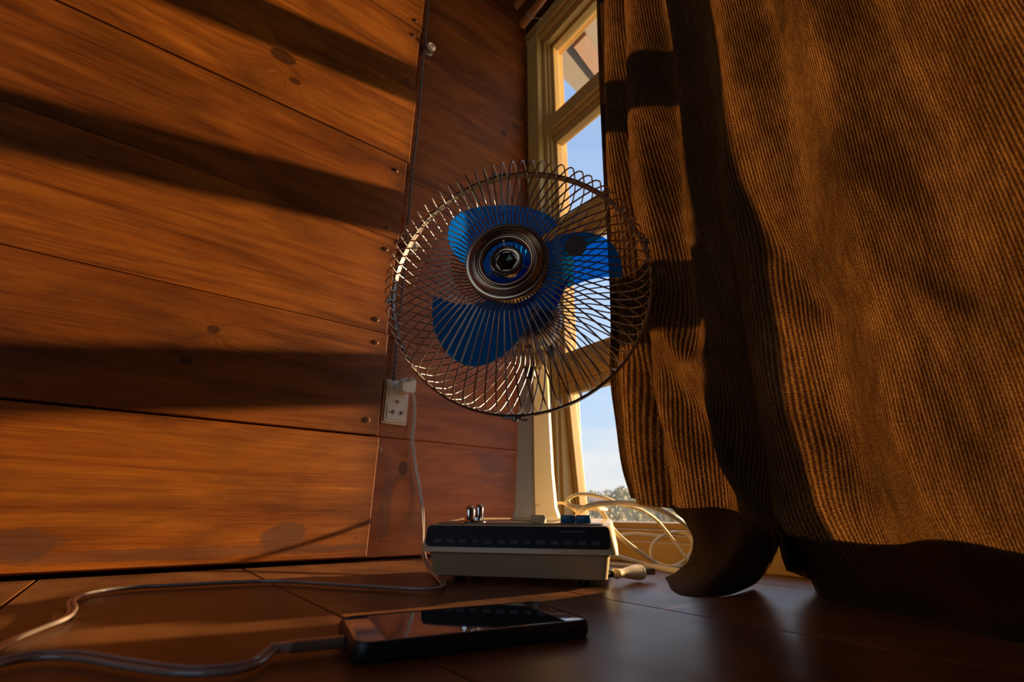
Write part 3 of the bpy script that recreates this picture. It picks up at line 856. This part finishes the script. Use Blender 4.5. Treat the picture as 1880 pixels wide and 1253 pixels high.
# top plate + buttons + lever
bm = bmesh.new(); box(bm, -.092, .094, .006, .040, .0, .0012, .0004)
for v in bm.verts: v.co.z += tz(v.co.y) + .0003
fp('top_plate', bm, simple('grey_glossy_top_plate', (.33, .28, .22), .18))
def topx(px, py, y):                        # X on the base for a pixel column at depth y
    g = w2f(CAM); d = RF.transposed() @ ray(px, py); t = (y - g.y) / d.y; return g.x + d.x * t
def button(px0, px1, y0, y1, h, mat, name):
    x0, x1 = topx(px0, 952, y0), topx(px1, 952, y0)
    bm = bmesh.new(); box(bm, x0, x1, y0, y1, tz(y0) + .0012, tz(y0) + h, .0017, 3)
    return fp(name, bm, mat)
b1 = button(973, 1000, .012, .026, .0100, M['cream'], 'push_button'); b1['label'] = 'cream push button'
b2 = button(1028.5, 1055.5, .012, .026, .0100, M['blue_button'], 'push_button'); b2['label'] = 'dark blue push button beside the cream one'
b3 = button(1056.5, 1084, .012, .026, .0100, M['blue_button'], 'push_button'); b3['label'] = 'dark blue push button nearest the base corner'
lx = topx(866, 950, .020)
bm = bmesh.new()
lathe(bm, [(.0001, .0), (.017, .0), (.017, .0022), (.0155, .0035), (.0001, .0035)], 40, V((lx, .024, tz(.024))))
dial = fp('dial', bm, M['chrome'])
bm = bmesh.new()
for dx, r, h in ((-.0012, .0062, .0200), (.0075, .0050, .0215)):
    lathe(bm, [(r, .002), (r, h - r), (r * .85, h - r * .45), (r * .5, h - r * .1), (.0001, h)], 20, V((lx + dx, .018 + dx, tz(.02))))
box(bm, lx - .006, lx + .012, .015, .021, tz(.02) + .003, tz(.02) + .007, .001)
fp('dial_lever', bm, M['chrome'], dial)
# column
def colsec(w, d, z, cx, cy):
    # pentagon-ish section with a front ridge right of centre
    pts = [(-w/2, -d*.30), (-w*.44, -d*.42), (-w*.03, -d*.5), (w*.05, -d*.48), (w*.47, d*.02), (w/2, d*.12), (w/2, d*.4), (w*.38, d/2), (-w*.38, d/2), (-w/2, d*.4)]
    return [V((cx + x, cy + y, z)) for x, y in pts]
cx0, cy0 = .008, .090
bm = bmesh.new()
loft(bm, [colsec(.066, .052, .0625, cx0 + .002, cy0), colsec(.058, .047, .0665, cx0 + .001, cy0), colsec(.052, .043, .078, cx0 + .0005, cy0), colsec(.047, .039, .12, cx0, cy0), colsec(.043, .035, .19, cx0, cy0), colsec(.039, .031, .262, cx0, cy0), colsec(.034, .028, .268, cx0, cy0)])
fp('column', bm, M['cream'], auto=20)
bm = bmesh.new(); box(bm, cx0 - .021, cx0 + .017, cy0 - .022, cy0 + .018, .262, .302, .004, 3)
neck = fp('neck_block', bm, M['cream'])
bm = bmesh.new(); box(bm, cx0 - .007, cx0 + .006, cy0 - .0265, cy0 - .012, .245, .259, .0012)
fp('height_catch', bm, M['black_plastic'])
# head frame (fan local):  a = axis to the front, r = right, u = up
TILT = math.radians(3.3); HY = math.radians(2.0)
a_w = V((-math.sin(math.radians(10.1)) * math.cos(TILT), -math.cos(math.radians(10.1)) * math.cos(TILT), -math.sin(TILT)))
ha = RF.transposed() @ a_w
hr = V((-ha.y, ha.x, 0)).normalized(); hu = hr.cross(-ha).normalized()
if hu.z < 0: hu = -hu
hr = hu.cross(ha).normalized()
HC = w2f(CAM + (V((.0051, .5435, .3568)) - CAM) * .857)
RR = .1741 * .857
def hp(x, y, z): return HC + hr * x + hu * y + ha * z
def hpol(r, th, z): return HC + (hr * math.cos(th) + hu * math.sin(th)) * r + ha * z
def head_xy(px, py, z):                     # pixel -> (x, y) on head plane at height z
    g = w2f(CAM); d = RF.transposed() @ ray(px, py)
    t = (HC + ha * z - g).dot(ha) / d.dot(ha); q = g + d * t - HC
    return q.dot(hr), q.dot(hu)
# motor housing
bm = bmesh.new()
lathe(bm, [(.012, -.073), (.030, -.074), (.041, -.079), (.0445, -.086), (.0445, -.118), (.041, -.140), (.031, -.156), (.016, -.163), (.0001, -.164)], 48, HC, hr, hu, ha)
motor = fp('motor_housing', bm, M['cream'])
bm = bmesh.new()
for k in range(16):
    th = 2 * PI * k / 16; c = HC + (hr * math.cos(th) + hu * math.sin(th)) * .0437 + ha * -.098
    x_ = (hu * math.cos(th) - hr * math.sin(th)); y_ = ha; z_ = (hr * math.cos(th) + hu * math.sin(th))
    rbox(bm, .0085, .016, .0012, .002, c, x_, y_, z_, 3)
    c = HC + (hr * math.cos(th) + hu * math.sin(th)) * .0345 + ha * -.0768
    rbox(bm, .007, .009, .0016, .002, c, x_, z_, ha, 3)
fp('vent_slots', bm, M['black_plastic'], motor)
bm = bmesh.new()
q0 = hp(0, -.030, -.125); q1 = V((cx0 - .002, cy0, .285))
tube(bm, [q1, q1 + (q0 - q1) * .5, q0], [.0155, .013, .012], 20)
lathe(bm, [(.0001, -.016), (.011, -.016), (.012, -.013), (.012, .013), (.011, .016), (.0001, .016)], 24, V((cx0 + .004, cy0 - .004, .292)), V((0, 1, 0)), V((0, 0, 1)), V((1, 0, 0)))
fp('tilt_joint', bm, M['cream'])
bm = bmesh.new(); lathe(bm, [(.0001, .016), (.010, .016), (.012, .018), (.012, .024), (.0001, .026)], 24, V((cx0 + .006, cy0 - .004, .288)), V((0, 1, 0)), V((0, 0, 1)), V((1, 0, 0)))
fp('tilt_knob', bm, M['black_plastic'])
# grilles
NW = 76
def wires(name, prof, swirl, r=.00085, mat='metal_wire'):
    bm = bmesh.new()
    P = spline([V((a, b, c)) for a, b, c in prof], 5)
    for k in range(NW):
        th0 = 2 * PI * (k + .5) / NW + .02
        tube(bm, [hpol(p.x, th0 + p.z, p.y) for p in P], r, 6)
    return fp(name, bm, M[mat], auto=60)
fg = wires('front_grille', [(.0425, .0520, 0), (.0470, .0550, 0), (.0560, .0632, 0), (.0600, .0636, 0), (.085, .0600, 0), (.115, .0520, 0), (.136, .0415, 0), (.1455, .0300, 0), (.1475, .0205, 0), (.1485, .010, 0), (.1487, .0015, 0)], 0)
sw = -math.radians(9)
rg = wires('rear_grille', [(RR - .001, -.004, 0), (RR - .003, -.014, -.0), (.141, -.030, .01), (.128, -.044, .03), (.100, -.060, .10), (.080, -.067, .16), (.072, -.0690, .17), (.050, -.0705, .17), (.034, -.071, .17)], sw)
bm = bmesh.new(); lathe(bm, [(.036, -.069), (.036, -.0725), (.020, -.0735), (.020, -.069), (.036, -.069)], 40, HC, hr, hu, ha)
fp('rear_hub_plate', bm, M['ring'], rg)
bm = bmesh.new()
lathe(bm, [(RR + .0004, -.0060), (RR + .0016, -.0056), (RR + .0018, .0032), (RR + .0004, .0040), (RR - .0006, .0032), (RR - .0006, -.0052), (RR + .0004, -.0060)], 160, HC, hr, hu, ha)
band = fp('rim_band', bm, M['ring'])
for th in (math.radians(-92), math.radians(0 + 14), math.radians(98), math.radians(182)):
    bm = bmesh.new(); o_ = hpol(RR + .0016, th, -.001); z_ = hr * math.cos(th) + hu * math.sin(th); x_ = hu * math.cos(th) - hr * math.sin(th)
    rbox(bm, .020, .009, .0022, .0015, o_, x_, ha, z_, 3); rbox(bm, .005, .011, .0045, .0012, o_ + x_ * .003, x_, ha, z_, 3)
    if th < -1: tube(bm, [o_ + x_ * .004, o_ + x_ * .012 + z_ * .003, o_ + x_ * .016 + z_ * .0035 + ha * .003], .001, 6)
    fp('band_clip', bm, M['ring'], band)
# medallion
bm = bmesh.new()
lathe(bm, [(.0436, .0500), (.0436, .0600), (.0430, .0612), (.0415, .0618), (.0400, .0614), (.0388, .0622), (.0360, .0636), (.0325, .0640), (.0318, .0625), (.0306, .0612), (.0292, .0616), (.0284, .0630), (.0270, .0634), (.0250, .0622), (.0243, .0600), (.0243, .0560), (.0300, .0550), (.0420, .0500)], 128, HC, hr, hu, ha)
med = fp('medallion', bm, M['smoky'], auto=50)
bm = bmesh.new()
for k in range(40):
    rr_ = .0330 + .00013 * k
    if k % 3 == 0: tube(bm, [hpol(rr_, 2*PI*j/96, .0641 - .00002 * k) for j in range(96)], .00012, 4, closed=True)
fp('fine_grooves', bm, M['smoky'], med)
bm = bmesh.new()
lathe(bm, [(.0172, .054), (.0172, .0610), (.0165, .0625), (.0150, .0630), (.0140, .0624), (.0118, .0622), (.0110, .0600), (.0001, .0600)], 72, HC, hr, hu, ha)
for k in range(24):
    th = 2*PI*k/24; lathe(bm, [(.0001, .0637), (.0006, .0635), (.0008, .0628)], 8, hpol(.0155, th, 0), hr, hu, ha)
knob = fp('centre_cap', bm, M['smoky'], med)
bm = bmesh.new()
hexo = [hpol(.0112, PI/3*k, .0602) for k in range(6)]; hexi = [hpol(.0072, PI/3*k, .0628) for k in range(6)]
vo = [bm.verts.new(p) for p in hexo]; vi = [bm.verts.new(p) for p in hexi]; cc = bm.verts.new(hp(0, 0, .0612))
for k in range(6):
    bm.faces.new((vo[k], vo[(k+1) % 6], vi[(k+1) % 6], vi[k])); bm.faces.new((vi[k], vi[(k+1) % 6], cc))
fp('hexagon_emblem', bm, M['emblem'], med, False)
for th in (math.radians(97), math.radians(217), math.radians(337)):
    bm = bmesh.new(); x_ = hu * math.cos(th) - hr * math.sin(th); y_ = hr * math.cos(th) + hu * math.sin(th)
    rbox(bm, .0022, .0095, .002, .0004, HC + y_ * .0208 + ha * .0585, x_, y_, ha, 2)
    fp('medallion_spoke', bm, M['chrome'] if th < 2 else M['black_plastic'], med)
# blades
rotor = fp('blade_hub', (lambda b: (lathe(b, [(.0001, .030), (.010, .030), (.020, .027), (.026, .020), (.0285, .008), (.029, -.020), (.027, -.022), (.0001, -.022)], 48, HC, hr, hu, ha), b)[1])(bmesh.new()), M['blue'])
blade_px = [
 ([(996, 429), (1010, 425), (1022, 413), (1012, 399), (985, 386), (950, 379), (915, 378), (880, 381), (850, 390), (831, 404), (823, 425), (824, 445), (834, 466), (850, 484), (880, 505), (912, 522), (948, 520), (972, 500), (985, 465)], 108),
 ([(1000, 449), (1020, 437), (1045, 429), (1070, 427), (1095, 431), (1115, 441), (1130, 457), (1140, 480), (1143, 506), (1136, 509), (1115, 508), (1085, 513), (1060, 521), (1040, 527), (1026, 533), (1018, 542), (1014, 555), (1022, 563), (1010, 571), (985, 560), (965, 540), (955, 515), (972, 480)], 5),
 ([(794, 565), (796, 549), (803, 546), (815, 551), (835, 558), (858, 560), (885, 556), (905, 545), (925, 525), (950, 518), (972, 530), (980, 550), (974, 572), (970, 592), (960, 612), (945, 633), (920, 655), (895, 668), (870, 673), (845, 667), (820, 648), (803, 620), (795, 592)], 235)]
def blade_z(x, y, cdeg):
    th = math.atan2(y, x) - math.radians(cdeg)
    th = (th + PI) % (2*PI) - PI; r = math.hypot(x, y)
    w = max(0, min(1, (r - .02) / .05))
    return .004 - .20 * r * math.sin(max(-1.3, min(1.3, th))) * w * -1 * -1
def blade_pt(px, py, c):
    z = .004
    for _ in range(12):
        x, y = head_xy(px, py, z); z = .5 * z + .5 * blade_z(x, y, c)
    x, y = head_xy(px, py, z); return x, y, z
for bi, (poly, cdeg) in enumerate(blade_px):
    pp = [V((a, b, 0)) for a, b in poly]; pp = spline(pp + [pp[0]], 4)[:-1]
    ctr = V((sum(p.x for p in pp) / len(pp), sum(p.y for p in pp) / len(pp), 0))
    bm = bmesh.new(); top, bot = [], []
    K_ = 10
    for j in range(K_ + 1):
        q = j / K_
        row, rowb = [], []
        for p in pp:
            w_ = ctr.lerp(p, q); x, y, z = blade_pt(w_.x, w_.y, cdeg)
            row.append(bm.verts.new(hp(x, y, z + .0009))); rowb.append(bm.verts.new(hp(x, y, z - .0009)))
        top.append(row); bot.append(rowb)
    n = len(pp)
    for j in range(K_):
        for i in range(n):
            i2 = (i+1) % n
            bm.faces.new((top[j][i], top[j][i2], top[j+1][i2], top[j+1][i])); bm.faces.new((bot[j][i2], bot[j][i], bot[j+1][i], bot[j+1][i2]))
    for i in range(n): bm.faces.new((top[-1][i], top[-1][(i+1) % n], bot[-1][(i+1) % n], bot[-1][i]))
    bmesh.ops.remove_doubles(bm, verts=bm.verts, dist=1e-6)
    bl = fp('fan_blade', bm, M['blue'])
    if bi == 1:
        bm = bmesh.new(); cs = []
        c0, r0 = (1057, 453), 19.5
        ctrv = None; rim = []
        x, y, z = blade_pt(*c0, cdeg); cc = bm.verts.new(hp(x, y, z + .0015))
        for k in range(36):
            x, y, z = blade_pt(c0[0] + r0 * math.cos(2*PI*k/36), c0[1] + r0 * .98 * math.sin(2*PI*k/36), cdeg); rim.append(bm.verts.new(hp(x, y, z + .0014)))
        for k in range(36): bm.faces.new((cc, rim[k], rim[(k+1) % 36]))
        fp('round_sticker', bm, M['grey_sticker'], bl)
# spindle
bm = bmesh.new(); lathe(bm, [(.005, -.07), (.005, .034), (.0001, .036)], 16, HC, hr, hu, ha); fp('spindle', bm, M['chrome'])

# power cord of the fan
M['cord'] = simple('cream_flat_cord', (.80, .66, .38), .42, noise_amt=.05, nscale=40)
def cordpath(pts, base=True):
    out = []
    for (x, y, Y) in pts:
        p = at_y(x, y, Y)
        if p.z < .003: p = on_z(x, y, .003)
        out.append(w2f(p))
    return out
def cord(pts, r=.0019, flat=1.45, tw=0):
    bm = bmesh.new(); P = spline(cordpath(pts), 9)
    tube(bm, P, r, 10, flat=flat, twist=tw)
    return fp('power_cord', bm, M['cord'])
cord([(1003, 946, .67), (1008, 934, .68), (1018, 926, .69), (1032, 924, .69), (1046, 931, .68), (1058, 940, .66), (1070, 952, .65), (1085, 975, .66)], .0015)
cord([(1118, 936, .62), (1095, 934, .60), (1065, 932, .60), (1045, 928, .61), (1043, 918, .62), (1058, 909, .62), (1085, 909, .62), (1115, 916, .62), (1145, 928, .63), (1180, 938, .64), (1205, 955, .66), (1230, 985, .68), (1262, 1028, .68), (1275, 1036, .68)], .0022, 1.5, .5)
cord([(1056, 955, .63), (1062, 944, .61), (1074, 933, .59), (1098, 926, .59), (1130, 924, .59), (1168, 926, .58), (1202, 933, .58), (1236, 948, .585), (1262, 966, .60), (1285, 990, .62)], .0022, 1.5, .3)
cord([(1098, 932, .64), (1110, 948, .64), (1128, 975, .65), (1150, 996, .66), (1180, 1018, .68), (1205, 1034, .70), (1235, 1042, .71), (1262, 1040, .71)], .0020)
cord([(1135, 984, .75), (1165, 981, .76), (1215, 985, .76), (1238, 978, .74), (1258, 980, .73), (1271, 995, .72), (1268, 1015, .71), (1250, 1034, .70), (1225, 1041, .70), (1203, 1036, .70), (1194, 1018, .70), (1198, 1000, .71), (1212, 987, .72), (1232, 979, .73), (1255, 979, .74)], .0020)
cord([(1118, 1018, .66), (1140, 1024, .68), (1175, 1034, .70), (1215, 1043, .70), (1250, 1049, .70), (1275, 1050, .70)], .0019)
cord([(1118, 1037, .66), (1160, 1040, .67), (1205, 1043, .67), (1240, 1050, .66), (1260, 1051, .66)], .0019)
# plug
pc = on_z(1133, 1062, .009); pe = on_z(1176, 1058, .009)
pw0 = w2f(at_y(1128, 1054, .545)); pw1 = w2f(at_y(1174, 1051, .570))
pw0.z = max(pw0.z, .0085); pw1.z = .0095
ax = (pw1 - pw0).normalized(); up_ = V((0, 0, 1)); sd = ax.cross(up_).normalized(); up_ = sd.cross(ax)
bm = bmesh.new(); Lp = (pw1 - pw0).length
prof = [(-.004, .0030), (0, .0052), (.06*Lp, .0062), (.16*Lp, .0054), (.3*Lp, .0050), (.5*Lp, .0066), (.8*Lp, .0086), (.93*Lp, .0088), (.94*Lp, .0092), (Lp, .0090), (Lp + .0008, .0070)]
loft(bm, [[pw0 + ax * h + (sd * math.cos(2*PI*k/24) * 1.1 + up_ * math.sin(2*PI*k/24) * .86) * r for k in range(24)] for h, r in prof])
plug = fp('power_plug', bm, M['cream'])
bm = bmesh.new()
for q in (-.0032, .0036):
    rbox(bm, .0225, .0066, .0013, .0012, pw1 + ax * .0105 + sd * q + up_ * .0005, ax, up_, sd, 3)
fp('plug_prong', bm, M['brass'], plug)
bm = bmesh.new()
for k in range(5): lathe(bm, [(.0001, -.0008), (.0032, -.0008), (.0036, 0), (.0032, .0008), (.0001, .0008)], 14, pw0 - ax * (.005 + .0026 * k), sd, up_, ax)
fp('strain_relief', bm, M['black_plastic'], plug)

# ------------------------------------------------------------------ phone
pA = V((-.077, .262, 0)); pB = V((.051, .322, 0)); pC = V((-.1115, .328, 0))
ex = (pB - pA).normalized(); ey = V((-ex.y, ex.x, 0))
PW, PL, PT = .0715, (pB - pA).length + .001, .0098
ph = empty('phone', (pA + pB) / 2 + ey * PW / 2, math.atan2(ex.y, ex.x)); thing(ph, 'black-cased smartphone lying face up on the floor with a charging cable', 'phone')
X, Y, Z = V((1, 0, 0)), V((0, 1, 0)), V((0, 0, 1))
bm = bmesh.new()
def rr3(w, h, r, z): return [V((x, y, z)) for x, y in rrect(w, h, r, 8)]
loft(bm, [rr3(PL-.004, PW-.004, .008, .0002), rr3(PL-.001, PW-.001, .0095, .0018), rr3(PL, PW, .0100, .0048), rr3(PL-.0006, PW-.0006, .0100, .0080), rr3(PL-.002, PW-.002, .0098, PT), rr3(PL-.0044, PW-.0044, .0088, PT), rr3(PL-.0046, PW-.0046, .0087, PT - .0012)])
link('phone_case', bm, M['case'], ph, None, True, 50)
bm = bmesh.new(); loft(bm, [rr3(PL-.0046, PW-.0046, .0087, PT-.0014), rr3(PL-.0046, PW-.0046, .0087, PT-.0006), rr3(PL-.0054, PW-.0054, .0084, PT-.0003)])
gl_ = link('phone_front', bm, M['bezel'], ph, None, True, 50); gl_['label'] = 'pinkish white front bezel'
bm = bmesh.new(); rbox(bm, PL - .0345, PW - .0085, .0002, .0006, V((-.0005, 0, PT - .0004)), X, Y, Z, 3)
link('phone_screen', bm, M['screen'], ph, None, False).__setitem__('label', 'black glossy screen')
bm = bmesh.new(); lathe(bm, [(.0058, PT-.00025), (.0054, PT-.0002), (.0052, PT-.0003)], 32, V((-PL/2 + .0105, 0, 0)))
link('home_button', bm, M['bezel'], ph, None, True)
bm = bmesh.new(); rbox(bm, .0016, .010, .0002, .0007, V((PL/2 - .0090, 0, PT - .0003)), X, Y, Z, 3)
link('earpiece', bm, M['black_plastic'], ph)

# charging cable
cwall = [(733, 700, .046), (741, 698, .046), (750, 701, .042), (756, 715, .035), (761, 745, .025), (760, 775, .018), (757, 805, .015), (761, 845, .018), (768, 885, .018), (775, 930, .028), (777, 970, .06)]
cpath = [ (777, 1008, .70), (781, 1030, .655), (790, 1045, .632)]
Cw = [on_left(*p) for p in cwall] + [at_y(*p) for p in cpath]
fpth = [(802, 1059), (812, 1070), (812, 1078), (795, 1082), (760, 1082), (690, 1078), (600, 1073), (540, 1069), (480, 1068), (400, 1071), (330, 1075), (250, 1079), (180, 1087), (145, 1096), (131, 1107), (133, 1121), (118, 1137), (70, 1156), (25, 1175), (-10, 1196), (-60, 1225), (-90, 1240), (-70, 1238), (-20, 1222), (40, 1208), (100, 1203), (160, 1206), (230, 1218), (320, 1231), (400, 1231), (460, 1221), (535, 1209)]
Cw += [on_z(x, y, .0035) for x, y in fpth]
# lift the last stretch to the phone port
port = ph.location + ex * (-PL / 2) - ey * .004 + V((0, 0, .0048))
d_in = ex
cend = port - ex * .030
Cw[-1] = cend - ex * .004; 
P = spline(Cw, 8)
def strand(off, r, name, mat, parent=None):
    bm = bmesh.new(); pts = []
    for i, p in enumerate(P):
        t_ = (P[min(i+1, len(P)-1)] - P[max(i-1, 0)]).normalized()
        # on the wall and the floor the two strands lie side by side; perpendicular to the run
        if p.z > .02: w = t_.cross(LN).normalized()
        else: w = V((-t_.y, t_.x, .35)).normalized()
        pts.append(p + w * off)
    tube(bm, pts, r, 8); return bm
cab = None
bm = strand(-.00165, .00155, '', None); 
cab = link('charging_cable', bm, M['jacket'], smooth=True); thing(cab, 'clear-jacketed charging cable looping across the floor from the socket to the phone', 'cable')
bm = strand(.00165, .00155, '', None); link('cable_strand', bm, M['jacket'], cab, None, True)
bm = strand(0, .0012, '', None); link('cable_core', bm, M['core'], cab, None, True)
bm = bmesh.new(); s_ = ex.cross(V((0, 0, 1))).normalized(); zz_ = V((0, 0, 1))
rbox(bm, .0085, .0052, .026, .0018, port - ex * .0265, s_, zz_, ex, 4)
link('connector', bm, M['cable_metal'], cab, None, True, 40)
bm = bmesh.new(); rbox(bm, .0062, .0046, .010, .0018, port - ex * .0360, s_, zz_, ex, 4)
link('connector_sleeve', bm, M['jacket'], cab, None, True, 40)
bm = bmesh.new(); rbox(bm, .008, .005, .012, .0015, OL(.008, .034, .0400), LD, UP, LN, 3)
link('charger_end', bm, M['jacket'], cab, None, True, 40)

bpy.context.view_layer.update()
